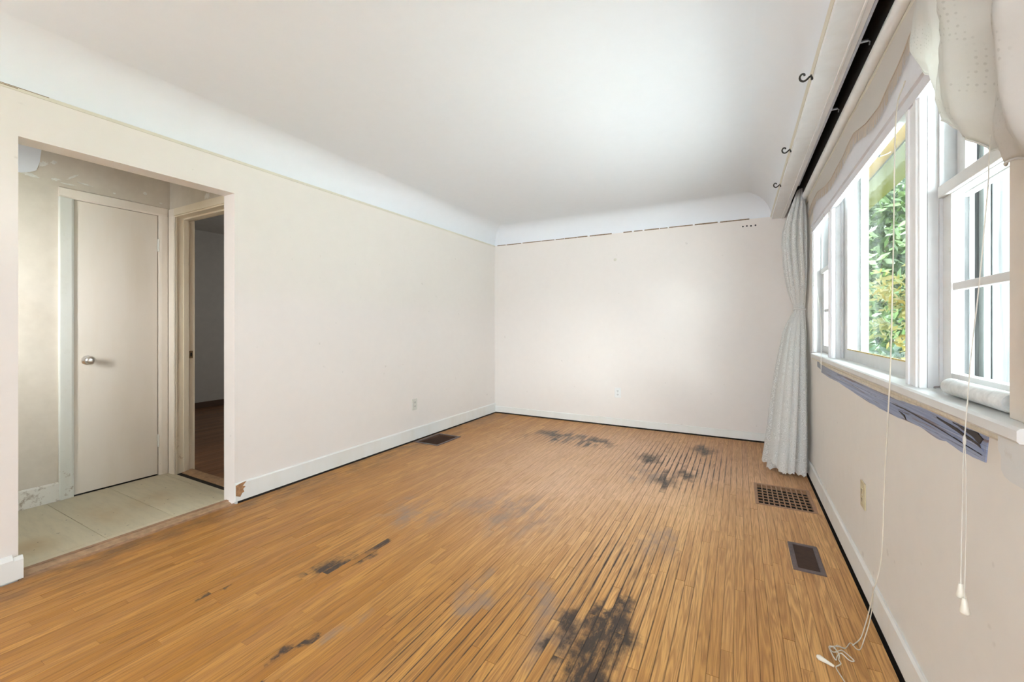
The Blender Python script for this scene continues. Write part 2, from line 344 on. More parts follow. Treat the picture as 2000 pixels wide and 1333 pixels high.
# ------------------------------------------------------------------ mesh helpers
class MB:
    def __init__(s): s.v = []; s.f = []; s.uv = []; s.rnd = []
    def add(s, vs, fs, uvs=None, rnd=0.5):
        b = len(s.v); s.v += [tuple(v) for v in vs]
        for k, f in enumerate(fs):
            s.f.append([b+i for i in f]); s.rnd.append(rnd)
            s.uv.append([uvs[i] for i in f] if uvs else None)
        return s
    def box(s, a, b, bev=0.0, rnd=0.5):
        (x0, y0, z0), (x1, y1, z1) = a, b
        if bev <= 0:
            vs = [(x, y, z) for z in (z0, z1) for x, y in ((x0, y0), (x1, y0), (x1, y1), (x0, y1))]
            return s.add(vs, [(0, 3, 2, 1), (4, 5, 6, 7), (0, 1, 5, 4), (1, 2, 6, 5), (2, 3, 7, 6), (3, 0, 4, 7)], None, rnd)
        bm = bmesh.new(); bmesh.ops.create_cube(bm, size=1)
        for v in bm.verts:
            v.co = Vector(((x0+x1)/2+v.co.x*(x1-x0), (y0+y1)/2+v.co.y*(y1-y0), (z0+z1)/2+v.co.z*(z1-z0)))
        bmesh.ops.bevel(bm, geom=bm.edges[:], offset=bev, segments=2, affect='EDGES', profile=0.6)
        bm.verts.index_update()
        s.add([v.co[:] for v in bm.verts], [[v.index for v in f.verts] for f in bm.faces], None, rnd); bm.free()
        return s
    def prism(s, poly, axis, a, b):
        """extrude a 2-D polygon along axis (0:x 1:y 2:z) from a to b; poly in the two other axes in order"""
        def P(p, w):
            return {0: (w, p[0], p[1]), 1: (p[0], w, p[1]), 2: (p[0], p[1], w)}[axis]
        n = len(poly); vs = [P(p, a) for p in poly]+[P(p, b) for p in poly]
        return s.add(vs, [list(range(n))[::-1], list(range(n, 2*n))]+[(i, (i+1) % n, n+(i+1) % n, n+i) for i in range(n)])
    def tube(s, pts, r, n=8, cap=True):
        pts = [Vector(p) for p in pts]; rs = r if isinstance(r, list) else [r]*len(pts)
        rings = []; up = None
        for i, p in enumerate(pts):
            d = (pts[min(i+1, len(pts)-1)]-pts[max(i-1, 0)]).normalized()
            if up is None: up = Vector((0, 0, 1)) if abs(d.z) < 0.9 else Vector((1, 0, 0))
            u = (up-d*up.dot(d)); u = u.normalized() if u.length > 1e-6 else d.orthogonal().normalized()
            up = u; w = d.cross(u)
            rings.append([p+(u*math.cos(2*PI*k/n)+w*math.sin(2*PI*k/n))*rs[i] for k in range(n)])
        vs = [v for rg in rings for v in rg]; fs = []
        for i in range(len(pts)-1):
            for k in range(n):
                fs.append((i*n+k, i*n+(k+1) % n, (i+1)*n+(k+1) % n, (i+1)*n+k))
        if cap: fs += [list(range(n))[::-1], list(range((len(pts)-1)*n, len(pts)*n))]
        return s.add(vs, fs)
    def grid(s, fn, nu, nv, uvscale=(1, 1)):
        vs = []; uvs = []
        for j in range(nv+1):
            for i in range(nu+1):
                vs.append(fn(i/nu, j/nv)); uvs.append((i/nu*uvscale[0], j/nv*uvscale[1]))
        fs = [(j*(nu+1)+i, j*(nu+1)+i+1, (j+1)*(nu+1)+i+1, (j+1)*(nu+1)+i) for j in range(nv) for i in range(nu)]
        return s.add(vs, fs, uvs)

WL = {}
def tag(o, label=None, cat=None, group=None, kind=None):
    for k, v in (('label', label), ('category', cat), ('group', group), ('kind', kind)):
        if v: o[k] = v
    return o
def obj(name, mb, mat, parent=None, smooth=None, origin=None):
    if parent is not None: loc = None
    me = bpy.data.meshes.new(name)
    xs = [v[0] for v in mb.v]; ys = [v[1] for v in mb.v]; zs = [v[2] for v in mb.v]
    o0 = Vector(origin) if origin else Vector(((min(xs)+max(xs))/2, (min(ys)+max(ys))/2, min(zs)))
    me.from_pydata([Vector(v)-o0 for v in mb.v], [], mb.f)
    if any(u for u in mb.uv):
        l = me.uv_layers.new(name='UVMap'); k = 0
        for u in mb.uv:
            for c in (u or [(0, 0)]*4): l.data[k].uv = c; k += 1
    if any(r != 0.5 for r in mb.rnd):
        a = me.attributes.new('rnd', 'FLOAT', 'FACE'); a.data.foreach_set('value', mb.rnd)
    bm = bmesh.new(); bm.from_mesh(me); bmesh.ops.recalc_face_normals(bm, faces=bm.faces[:]); bm.to_mesh(me); bm.free()
    me.materials.append(mat)
    if smooth:
        me.polygons.foreach_set('use_smooth', [True]*len(me.polygons)); me.set_sharp_from_angle(angle=math.radians(smooth))
    o = bpy.data.objects.new(name, me); COL.objects.link(o)
    if parent is not None: o.parent = parent; o.location = o0-WL[parent.name]
    else: o.location = o0
    WL[o.name] = o0
    return o
def empty(name, loc, label, cat, group=None, kind=None):
    o = bpy.data.objects.new(name, None); COL.objects.link(o); o.location = loc; o.empty_display_size = 0.1
    WL[o.name] = Vector(loc); return tag(o, label, cat, group, kind)
def part_empty(name, loc, parent, label):
    o = bpy.data.objects.new(name, None); COL.objects.link(o); o.parent = parent; o.empty_display_size = 0.05
    o.location = Vector(loc)-WL[parent.name]; WL[o.name] = Vector(loc); o['label'] = label; return o
def struct(name, mb, mat, label, cat, smooth=None):
    return tag(obj(name, mb, mat, None, smooth), label, cat, None, 'structure')
def smoothpath(pts, per=6):
    """Catmull-Rom through the points"""
    P = [Vector(p) for p in pts]; P = [P[0]*2-P[1]]+P+[P[-1]*2-P[-2]]; out = []
    for i in range(1, len(P)-2):
        a, b, c, d = P[i-1], P[i], P[i+1], P[i+2]
        for k in range(per):
            t = k/per
            out.append(0.5*((2*b)+(c-a)*t+(2*a-5*b+4*c-d)*t*t+(3*b-a-3*c+d)*t**3))
    out.append(P[-2]); return out
def interp(pts, x):
    if x <= pts[0][0]: return pts[0][1]
    for (a, va), (b, vb) in zip(pts, pts[1:]):
        if x <= b: return va+(vb-va)*(x-a)/(b-a)
    return pts[-1][1]

# ------------------------------------------------------------------ shell
XL, YB, XR, YR = -2.942, 4.94, 0.49, -4.6
ZC, RC = 2.276, 0.22
OY0, OY1, OZ = 0.622, 1.571, 2.056
b = MB().prism([(YR-.1, -.04), (OY0, -.04), (OY0, OZ), (OY1, OZ), (OY1, -.04), (YB+.12, -.04), (YB+.12, 2.60), (YR-.1, 2.60)], 0, XL-.125, XL)
wall_left = struct('wall_left', b, M['wall'], 'long cream wall with the open doorway to the tiled entry', 'wall')
b = MB().box((XL, YB, -.04), (XR+.15, YB+.12, 2.60))
wall_back = struct('wall_back', b, M['wall'], 'cream end wall facing the camera with small nail holes', 'wall')
WY0, WY1, WZ0, WZ1 = 1.215, 3.70, 0.957, 2.14
b = MB().box((XR, YR-.1, -.04), (XR+.12, YB, WZ0)).box((XR, YR-.1, WZ1), (XR+.12, YB, 2.60))
b.box((XR, YR-.1, WZ0), (XR+.12, WY0, WZ1)).box((XR, WY1, WZ0), (XR+.12, YB, WZ1))
wall_right = struct('wall_right', b, M['wall_right'], 'cream wall under and around the windows on the right', 'wall')
b = MB().box((XL, YR-.1, -.04), (XR, YR, .45)).box((XL, YR-.1, 2.3), (XR, YR, 2.6))
b.box((XL, YR-.1, .45), (-2.6, YR, 2.3)).box((0.0, YR-.1, .45), (XR, YR, 2.3))  # opening added to let sky and fill light in
wall_rear = struct('wall_rear', b, M['wall'], 'cream wall behind the camera with an opening added for fill light', 'wall')

# ceiling with plaster coves
XP = 0.281
b = MB(); NS = 14
prof = [(RC*(1-math.cos(k*PI/2/NS)), ZC+RC*math.sin(k*PI/2/NS)) for k in range(NS+1)]
def corner(i, d): return [(XL+d, YR+d), (XP-d, YR+d), (XP-d, YB-d), (XL+d, YB-d)][i]
for i in range(4):
    vs = []
    for d, z in prof:
        vs += [(*corner(i, d), z), (*corner((i+1) % 4, d), z)]
    b.add(vs, [(2*k, 2*k+1, 2*k+3, 2*k+2) for k in range(NS)])
b.add([(*corner(i, RC), ZC+RC) for i in range(4)], [(0, 1, 2, 3)])
ceiling = obj('ceiling', b, M['ceil'], None, 30)
tag(ceiling, 'white plaster ceiling with rounded coves meeting the walls', 'ceiling', None, 'structure')
b = MB().box((XL-.2, YR-.2, 2.61), (XR+.2, YB+.2, 2.68))
struct('ceiling_slab', b, M['ceil'], 'attic slab above the white coved ceiling', 'ceiling')

# ------------------------------------------------------------------ oak floor
floor = empty('floor', (-1.2, 1.5, -.02), 'worn orange oak strip floor with black stains', 'floor', None, 'structure')
obj('subfloor', MB().box((XL+.001, YR, -.06), (XR, YB, -.022)), M['subfloor'], floor)
holes = [(0.095, 3.215, 0.437, 3.642), (0.236, 2.434, 0.355, 2.715), (-2.885, 3.285, -2.615, 3.655)]
def subtract(rects, h):
    out = []
    for (x0, y0, x1, y1) in rects:
        a0, c0, a1, c1 = h
        if a1 <= x0 or a0 >= x1 or c1 <= y0 or c0 >= y1: out.append((x0, y0, x1, y1)); continue
        if c0 > y0: out.append((x0, y0, x1, c0))
        if c1 < y1: out.append((x0, c1, x1, y1))
        m0, m1 = max(y0, c0), min(y1, c1)
        if a0 > x0: out.append((x0, m0, a0, m1))
        if a1 < x1: out.append((a1, m0, x1, m1))
    return [r for r in out if r[2]-r[0] > .004 and r[3]-r[1] > .004]
planks = []
nstrip = int(round((0.464-X0)/SW))
for i in range(nstrip):
    x0 = X0+i*SW; x1 = x0+SW
    y = YR-random.random()*.8
    while y < YB-.012:
        L = random.choice((.35, .5, .6, .75, .9, 1.1, 1.3))*random.uniform(.85, 1.15)
        e = min(y+L, YB-.012)
        if YB-.012-e < .2: e = YB-.012
        rs = [(x0+.0003, max(y, YR)+.0003, x1-.0003, e-.0003)]
        for h in holes: rs = subtract(rs, h)
        planks += [(r, random.random()) for r in rs if r[3] > r[1]]
        y = e
cth, sth = math.cos(TH), math.sin(TH)
def proj(x, y, z=0):
    dy = -x*sth+y*cth
    return (1000+820*(x*cth+y*sth)/dy, 639+820*1.17/dy) if dy > .3 else None
def shown(r):
    (x0, y0, x1, y1) = r
    if y1 < .1: return 0
    y0 = max(y0, .35 if x0 > -1 else -.6)
    ps = [proj(*p) for p in ((x0, y0), (x1, y0), (x1, y1), (x0, y1))]
    if any(p is None for p in ps): return 0
    if all(p[0] < 0 or p[0] > 2000 or p[1] > 1333 for p in ps): return 0
    return abs(sum(ps[k][0]*ps[(k+1) % 4][1]-ps[(k+1) % 4][0]*ps[k][1] for k in range(4)))/2
def plank_box(mb, r, rnd):
    (x0, y0, x1, y1) = r; e = .0006; zt = random.uniform(-.0006, .0004)
    vs = [(x0, y0, -.02), (x1, y0, -.02), (x1, y1, -.02), (x0, y1, -.02),
          (x0, y0, zt-e), (x1, y0, zt-e), (x1, y1, zt-e), (x0, y1, zt-e),
          (x0+e, y0+e, zt), (x1-e, y0+e, zt), (x1-e, y1-e, zt), (x0+e, y1-e, zt)]
    fs = [(8, 9, 10, 11)]
    for k in range(4):
        j = (k+1) % 4
        fs += [(k, j, 4+j, 4+k), (4+k, 4+j, 8+j, 8+k)]
    mb.add(vs, fs, None, rnd if rnd != .5 else .51)
planks.sort(key=lambda p: -shown(p[0]))
for r, rnd in planks[:300]:
    mb = MB(); plank_box(mb, r, rnd); obj('plank', mb, M['floor'], floor)
mb = MB()
for r, rnd in planks[300:]: plank_box(mb, r, rnd)
tag(obj('small_planks', mb, M['floor'], floor), kind='stuff')

# ------------------------------------------------------------------ baseboards and scars along walls
def base_x(y0, y1, xw, side, h, t=.014):
    """baseboard on an x wall; side = direction into the room"""
    pr = [(xw, .011), (xw+side*t, .011), (xw+side*t, h-.008), (xw+side*(t-.006), h), (xw, h)]
    return MB().prism(pr, 1, y0, y1)
bl = struct('baseboard_left', base_x(OY1, YB, XL, 1, .132), M['trim'], 'white painted baseboard along the left wall with a chipped near end', 'baseboard')
pts = [(1.572, .05), (1.60, .036), (1.612, .058), (1.626, .062), (1.618, .082), (1.634, .096), (1.616, .104), (1.640, .130), (1.605, .126), (1.572, .118)]
obj('bare_wood_chip', MB().prism(pts, 0, XL+.0135, XL+.0152), M['barewood'], bl)
pr = MB().prism([(XL, .006), (XL+.022, .006), (XL+.022, .10), (XL+.014, .118), (XL, .12)], 1, YR, OY0-.02)
pr.prism([(XL, .006), (XL+.022, .006), (XL+.022, .095), (XL+.010, .11), (XL, .11)], 1, OY0-.02, OY0+.012)
struct('baseboard_entry', pr, M['trim'], 'stub of thick white baseboard left of the tiled doorway', 'baseboard')
struct('baseboard_back', MB().prism([(YB, .015), (YB-.010, .015), (YB-.010, .088), (YB-.003, .094), (YB, .094)], 0, XL, XR), M['trim'], 'low white baseboard along the end wall', 'baseboard')
# prism along x takes (y, z)
struct('baseboard_right', base_x(YR, YB, XR, -1, .122, .013), M['trim'], 'white baseboard under the window wall above a dark gap', 'baseboard')

obj('gap_shade_strip', MB().box((XL, YB-.004, -.02), (XR, YB+.001, .0145)), M['subfloor'], wall_back)  # dark strips put in as the shade of the gap below the baseboards
obj('gap_shade_strip', MB().box((XL-.001, OY1+.02, -.02), (XL+.003, YB, .0105)), M['subfloor'], wall_left)
obj('gap_shade_strip', MB().box((XR-.003, YR, -.02), (XR+.001, YB, .0105)), M['subfloor'], wall_right)
# picture-rail scars
mb = MB(); y = YR
sc = MB(); x = -2.90
while x < .26:
    L = random.uniform(.08, .30)
    if random.random() < .8:
        sc.box((x, YB-.0025, ZC-.004-random.uniform(0, .002)), (min(x+L, .26), YB+.001, ZC+.005+random.uniform(0, .003)))
    x += L+random.uniform(.004, .03)
obj('rail_scar', sc, M['scar'], wall_back)
obj('picture_ledge', MB().prism([(XL, ZC-.012), (XL+.004, ZC-.012), (XL+.006, ZC+.003), (XL, ZC+.006)], 1, YR, YB), M['ledge'], wall_left)
sc = MB()
for y0, y1, dz in ((-.2, .62, -.004), (.1, .72, .001), (-.3, .5, -.009)):
    sc.box((XL+.004, y0, ZC+dz), (XL+.0068, y1, ZC+dz+.003))
obj('rail_scar', sc, M['scar'], wall_left)
for x, z in ((.0325, 2.205), (.068, 2.207), (.105, 2.204), (.145, 2.206)):
    obj('nail_hole', MB().tube([(x, YB-.0015, z), (x, YB+.002, z)], .0085, 8), M['slot'], wall_back)
obj('filler_spot', MB().tube([(-1.29, YB-.003, 1.965), (-1.29, YB, 1.965)], [.008, .018], 10), M['ledge'], wall_back)

# ------------------------------------------------------------------ window wall: pelmet, slot, rounded moulding
b = MB().prism([(XP, 2.262), (XP+.003, 2.250), (.366, 2.250), (.368, 2.246), (.374, 2.246), (.376, 2.250), (.394, 2.250), (.394, 2.285), (XP-.002, 2.290)], 1, YR, YB)
trim_1 = struct('trim_1', b, M['trimclean'], 'long white pelmet board above the windows carrying the black hooks', 'pelmet')
obj('caulk_line', MB().prism([(XP-.008, 2.282), (XP-.002, 2.262), (XP+.001, 2.262), (XP-.002, 2.290)], 1, YR, YB), M['ledge'], trim_1)
b = MB().box((.386, YR, 2.44), (.452, YB, 2.45)).box((.380, YR, 2.288), (.387, YB, 2.45)).box((.452, YR, 2.255), (.489, YB, 2.45))
struct('trim_2', b, M['dark'], 'dark recess behind the pelmet board', 'recess')
arc = [(.468+.026*math.cos(a), 2.222+.026*math.sin(a)) for a in [k*2*PI/16 for k in range(16)]]
struct('trim_3', MB().prism(arc, 1, YR, YB), M['trimclean'], 'rounded white moulding running beside the dark curtain slot', 'moulding', 40)
b = MB().prism([(.475, 2.196), (.490, 2.196), (.490, 2.178), (.479, 2.178), (.475, 2.182)], 1, YR, YB)
struct('trim_4', b, M['ledge'], 'thin beige bead under the rounded white moulding', 'moulding')
track = empty('curtain_track', (.402, 1.5, 2.262), 'silver curtain track inside the slot behind the pelmet', 'curtain track')
obj('rail', MB().box((.3955, YR, 2.252), (.406, 3.88, 2.272), .002), M['alu'], track)
for y in (1.42, 2.05, 2.62):
    obj('carrier', MB().box((.404, y, 2.262), (.432, y+.012, 2.268)).tube([(.43, y+.006, 2.266), (.438, y+.006, 2.258), (.436, y+.006, 2.246)], .0025, 6), M['alu'], track)

def hook(y):
    pts = smoothpath([(XP+.002, y, 2.268), (XP-.010, y, 2.266), (XP-.020, y-.002, 2.256), (XP-.032, y-.003, 2.250), (XP-.043, y-.003, 2.256), (XP-.047, y-.003, 2.270), (XP-.040, y-.003, 2.282), (XP-.031, y-.003, 2.281), (XP-.029, y-.003, 2.274)], 5)
    n = len(pts); rs = [.0075 if k < 4 else .0042 for k in range(n)]
    return pts, rs
lab = {2.236: 'black iron curtain hook on the pelmet, nearest the camera and largest', 3.102: 'black iron curtain hook, middle one on the pelmet', 3.831: 'black iron curtain hook on the pelmet, farthest and nearest the end wall'}
for y in (2.236, 3.102, 3.831):
    h = empty('curtain_hook', (XP, y, 2.255), lab[y], 'hook', 'hooks along the pelmet')
    p, rs = hook(y)
    obj('hook_arm', MB().tube(p, rs, 7), M['iron'], h, 50)
    obj('base_plate', MB().prism([(y-.006, 2.250), (y+.007, 2.252), (y+.005, 2.284), (y-.003, 2.287)], 0, XP-.006, XP+.002), M['iron'], h)

# ------------------------------------------------------------------ windows
def frame(mb, y0, y1, z0, z1, x0, x1, st, tr, br, bev=.003):
    """rectangular sash frame: stiles st wide, top and bottom rails"""
    mb.box((x0, y0, z0), (x1, y0+st, z1), bev).box((x0, y1-st, z0), (x1, y1, z1), bev)
    mb.box((x0, y0+st-.001, z1-tr), (x1, y1-st+.001, z1), bev).box((x0, y0+st-.001, z0), (x1, y1-st+.001, z0+br), bev)
    return mb
def storm(parent, y0, y1, glassed=True):
    x0, x1 = .598, .612
    f = obj('storm_frame', frame(MB(), y0+.004, y1-.004, .98, 2.135, x0, x1, .028, .028, .03, .002), M['stormframe'], parent)
    obj('pane', MB().box((.604, y0+.03, 1.008), (.606, y1-.03, 2.11)), M['storm'], f)
def reveals(mb, y0, y1, d=.66):
    t = .012
    mb.box((.492, y1-.0005, .955), (d, y1+t, 2.15)).box((.492, y0-t, .955), (d, y0+.0005, 2.15)).box((.492, y0-t, 2.1395), (d, y1+t, 2.15))
    for xs in (.515, .578):      # stops on the reveal
        mb.box((xs, y1-.010, .985), (xs+.010, y1, 2.138)).box((xs, y0, .985), (xs+.010, y0+.010, 2.138))
    mb.box((.612, y0-t, .93), (.70, y1+t, .975))
    return mb
def double_hung(name, y0, y1, label):
    w = empty(name, (.53, (y0+y1)/2, .985), label, 'window', None, 'structure')
    obj('frame', reveals(MB(), y0, y1, .66 if y1 > 3 else .556), M['reveal'], w)
    if y1 < 3: obj('darkened_jamb', MB().box((.556, y1-.0005, .955), (.70, y1+.012, 2.14)).box((.566, y1-.008, .98), (.580, y1, 2.13)).box((.625, y1-.006, .98), (.640, y1, 2.13)), M['dark_jamb'], w)  # far jamb of the near window in the darkened paint
    zm = 1.555
    lo = obj('lower_sash', frame(MB(), y0+.008, y1-.008, .989, zm+.022, .522, .550, .055, .034, .052), M['sash'], w, 40)
    mz = 1.283
    obj('muntin', MB().box((.526, y0+.06, mz-.011), (.546, y1-.06, mz+.011), .003), M['sash'], lo)
    for za, zb in ((1.04, mz-.010), (mz+.010, zm-.011)):
        obj('pane', MB().box((.535, y0+.06, za), (.5375, y1-.06, zb)), M['glass'], lo)
    up = obj('upper_sash', frame(MB(), y0+.008, y1-.008, zm-.014, 2.137, .552, .576, .05, .05, .036), M['sash'], w, 40)
    obj('pane', MB().box((.563, y0+.056, zm+.02), (.5655, y1-.056, 2.088)), M['glass'], up)
    # check rail projecting into the room
    obj('check_rail', MB().box((.510, y0+.01, zm-.010), (.534, y1-.010, zm+.024), .004), M['sash'], lo)
    storm(w, y0, y1)
    return w
w1 = double_hung('window_1', 3.136, 3.70, 'narrow double-hung window at the far end beside the lace curtain')
w3 = double_hung('window_3', 1.215, 1.685, 'narrow double-hung window nearest the camera with a muntin bar')
y0, y1 = 1.803, 3.03
w2 = empty('window_2', (.53, (y0+y1)/2, .985), 'large fixed picture window in the middle looking onto trees', 'window', None, 'structure')
obj('frame', reveals(MB(), y0, y1, .618), M['reveal'], w2)
sa = obj('sash', frame(MB(), y0+.006, y1-.006, .989, 2.137, .528, .556, .085, .04, .055), M['sash'], w2, 40)
obj('pane', MB().box((.542, y0+.085, 1.04), (.545, y1-.085, 2.098)), M['glass'], sa)
obj('putty_line', MB().box((.5275, y0+.09, 1.043), (.5295, y1-.09, 1.049)), plain('putty_ochre', (0.55, 0.42, 0.14), .6, 0, .3, 50), sa)
storm(w2, y0, y1)
obj('latch', MB().box((.518, 1.893, 1.045), (.529, 1.901, 1.075), .002), M['steel'], sa)

# mullion casings, side casings, head casing
def mull(ya, yb):
    mb = MB().box((.474, ya, .986), (.4915, yb, 1.88), .003)
    w = yb-ya
    mb.box((.469, ya+w*.12, .986), (.476, ya+w*.32, 1.87), .002).box((.469, ya+w*.68, .986), (.476, ya+w*.88, 1.87), .002)
    return mb
struct('trim_5', mull(3.03, 3.136), M['trimclean'], 'white mullion casing between the far narrow window and the picture window', 'mullion')
struct('trim_6', mull(1.685, 1.803), M['trimclean'], 'white mullion casing between the picture window and the near window', 'mullion')
struct('trim_7', MB().box((.472, 3.70, .986), (.4915, 3.80, 1.865), .003).box((.466, 3.715, .986), (.474, 3.735, 1.865), .002), M['trimclean'], 'white casing at the far side of the far window', 'casing')
struct('trim_8', MB().box((.474, 1.13, .986), (.4915, 1.212, 1.865), .004).box((.468, 1.13, .986), (.476, 1.15, 1.865), .003), M['casingdim'], 'casing at the near side of the near window, shade put into its beige', 'casing')
b = MB().prism([(.4915, 1.858), (.468, 1.858), (.468, 1.872), (.475, 1.878), (.475, 1.905), (.467, 1.910), (.467, 1.926), (.475, 1.932), (.475, 1.950), (.482, 1.956), (.482, 2.16), (.4915, 2.16)], 1, 1.13, 3.80)
struct('trim_9', b, M['lilac'], 'cool white moulded head casing over the windows', 'casing')
# sill (stool), nosing and apron
b = MB().prism([(.527, .958), (.444, .958), (.440, .963), (.440, .982), (.446, .987), (.527, .990)], 1, 1.10, 3.58)
b.prism([(.527, .958), (.470, .958), (.468, .964), (.468, .982), (.472, .987), (.527, .990)], 1, 3.58, 3.84)
sill = struct('trim_10', b, M['sash'], 'long white window sill below all the windows', 'sill')
b = MB().prism([(.490, .958), (.474, .958), (.474, .936), (.478, .930), (.490, .930)], 1, 1.20, 3.80)
apron = obj('apron', b, M['residue'], sill)
br = [(1.100, .958), (1.195, .958), (1.193, .925), (1.183, .918), (1.183, .890), (1.172, .880), (1.150, .876), (1.10, .876)]
obj('bracket', MB().prism(br, 0, .452, .489), M['sash'], sill)

# peeled strip under the sill, bare of its apron
top = [(3.661, .926), (3.30, .917), (2.916, .912), (2.6, .914), (2.295, .917), (1.9, .922), (1.725, .926), (1.545, .928), (1.471, .924), (1.40, .932), (1.328, .934)]
bot = [(1.341, .865), (1.45, .858), (1.545, .863), (1.60, .856), (1.725, .863), (2.0, .850), (2.295, .848), (2.6, .852), (2.916, .860), (3.2, .857), (3.493, .862), (3.50, .878), (3.661, .890)]
strip = []
def jag(pts, n, amp):
    out = []
    for (a, za), (c, zc) in zip(pts, pts[1:]):
        for k in range(n):
            t = k/n; out.append((a+(c-a)*t, za+(zc-za)*t+random.uniform(-amp, amp)))
    return out+[pts[-1]]
poly = jag(top, 4, .0012)+jag(bot, 4, .0012)
obj('peeled_strip', MB().prism(poly, 0, .4872, .4908), M['peel'], wall_right)
flap = jag([(2.9, .893), (2.4, .890), (1.9, .899), (1.55, .897), (1.36, .903)], 5, .002)+jag([(1.345, .889), (1.6, .886), (1.95, .889), (2.4, .882), (2.9, .886)], 5, .002)
obj('curled_flake', MB().prism(flap, 0, .4855, .4874), M['peel'], wall_right)
res = jag([(3.55, .934), (2.9, .932), (2.3, .932), (1.9, .934), (1.70, .934)], 4, .001)+jag([(1.73, .926), (1.9, .919), (2.3, .916), (2.9, .913), (3.5, .921)], 4, .0015)
for pts in ([(1.60, .918), (1.52, .916), (1.45, .910), (1.36, .900), (1.35, .893), (1.42, .899), (1.50, .907), (1.58, .914)],
            [(1.50, .924), (1.44, .922), (1.37, .924), (1.345, .915), (1.36, .902), (1.40, .912), (1.46, .918)],
            [(2.10, .893), (1.85, .897), (1.62, .893), (1.40, .880), (1.35, .878), (1.60, .889), (1.85, .893)],
            [(1.92, .880), (1.89, .873), (1.86, .868), (1.845, .862), (1.86, .874)]):
    obj('dark_crack', MB().prism(jag(pts+pts[:1], 3, .0012)[:-1], 0, .4848, .4878), M['crack'], wall_right)
obj('apron_residue', MB().prism(res, 0, .480, .4895), M['residue'], wall_right)

# spare roller lying on the sill
rl = empty('blind_roller', (.497, 1.39, .990), 'silvery white blind roller lying on the sill of the near window', 'blind roller')
obj('tube', MB().tube([(.495, 1.245, 1.0125), (.495, 1.25, 1.0125), (.493, 1.53, 1.0125), (.493, 1.535, 1.0125)], [.019, .0215, .0215, .018], 18), M['rollerm'], rl, 40)
obj('end_pin', MB().tube([(.493, 1.534, 1.0125), (.493, 1.60, 1.003), (.494, 1.64, 0.996)], [.004, .003, .003], 6), M['regframe'], rl)

# ------------------------------------------------------------------ scalloped shade with fringe behind the moulding
hem = sorted([(4.013, 2.003), (3.803, 2.044), (3.55, 2.049), (3.276, 2.005), (3.075, 1.988), (2.899, 2.002), (2.744, 2.007), (2.627, 2.026), (2.512, 2.032), (2.294, 1.985), (2.102, 1.968), (2.001, 1.990), (1.889, 2.007), (1.823, 2.024), (1.767, 2.045), (1.55, 2.02), (1.3, 1.99), (1.05, 2.03)])
seam = lambda y: interp(hem, y)+.055
sh = empty('scalloped_shade', (.4775, 2.5, 1.97), 'cream cloth window shade with scalloped fringed hem above the picture window', 'window shade')
ya, yb = 1.05, 4.0
def shf(u, v):
    y = ya+(yb-ya)*u
    return (.4778+.0012*math.sin(y*9)-.001, y, 2.186+(seam(y)-2.186)*v)
obj('cloth', MB().grid(shf, 120, 6, (6, 1)), M['shade'], sh, 60)
fr = MB(); y = ya
while y < yb:
    z1 = seam(y); z0 = interp(hem, y)+random.uniform(-.003, .004)
    fr.add([(.4762, y, z1), (.4762, y+.0075, z1), (.4752+random.uniform(-.001, .001), y+.006, z0), (.4752+random.uniform(-.001, .001), y+.001, z0)], [(0, 1, 2, 3)])
    y += .0085
tag(obj('fringe', fr, M['fringe'], sh), kind='stuff')
obj('braid', MB().tube([(.4758, ya+(yb-ya)*k/150, seam(ya+(yb-ya)*k/150)) for k in range(151)], .0022, 5), M['fringe'], sh)

# ------------------------------------------------------------------ bunched near valance
botp = [(1.51, 1.924), (1.468, 1.826), (1.401, 1.74), (1.33, 1.652), (1.261, 1.580), (1.178, 1.518), (1.093, 1.462), (1.015, 1.438), (.95, 1.405), (.82, 1.41), (.66, 1.44), (.55, 1.50)]
def bez(pts, t):
    f = t*(len(pts)-1); i = min(int(f), len(pts)-2); k = f-i
    return (pts[i][0]+(pts[i+1][0]-pts[i][0])*k, pts[i][1]+(pts[i+1][1]-pts[i][1])*k)
def crease(x): return 1-abs(2*(x-math.floor(x))-1)
def valf(u, v):
    by, bz = bez(botp, u)
    ty, tz = 1.02-.55*u, 2.235
    e = v**.9
    y = ty+(by-ty)*e+.02*math.sin(PI*v)*(1-u)**3; z = tz+(bz-tz)*v
    z += .012*abs(math.sin(u*PI*11))*v**8
    w = noise.noise(Vector((u*3, v*2.2, 4.1)))
    fold = (crease(u*3.3+.35*v+.25*w)**1.6-.45)*.064*(.5+.5*math.sin(PI*v))*min(1, .25+u*4)+(crease(u*7.7-.8*v+.6*w)-.5)*.030*v*min(1, .2+u*4)
    nz = noise.noise(Vector((u*9, v*6, 1.3)))*.020+noise.noise(Vector((u*21, v*13, 7.3)))*.007
    x = .408-.045*math.sin(PI*v**.8)*(.35+.65*min(1, u*3))-fold+nz*math.sin(PI*min(1, v*1.02))
    if v > .93: x += (v-.93)*.25
    return (min(x, .437), y, z)
val = empty('balloon_valance', (.40, 1.0, 1.41), 'white eyelet cotton valance bunched up at the near window, top right', 'curtain')
vo = obj('cloth', MB().grid(valf, 110, 70, (1.6, 1.2)), M['valance'], val, 180)
md = vo.modifiers.new('thickness', 'SOLIDIFY'); md.thickness = .0025
obj('hem_cord', MB().tube([Vector(valf(k/110, 1)) for k in range(111)], .0022, 5), M['valance'], val)

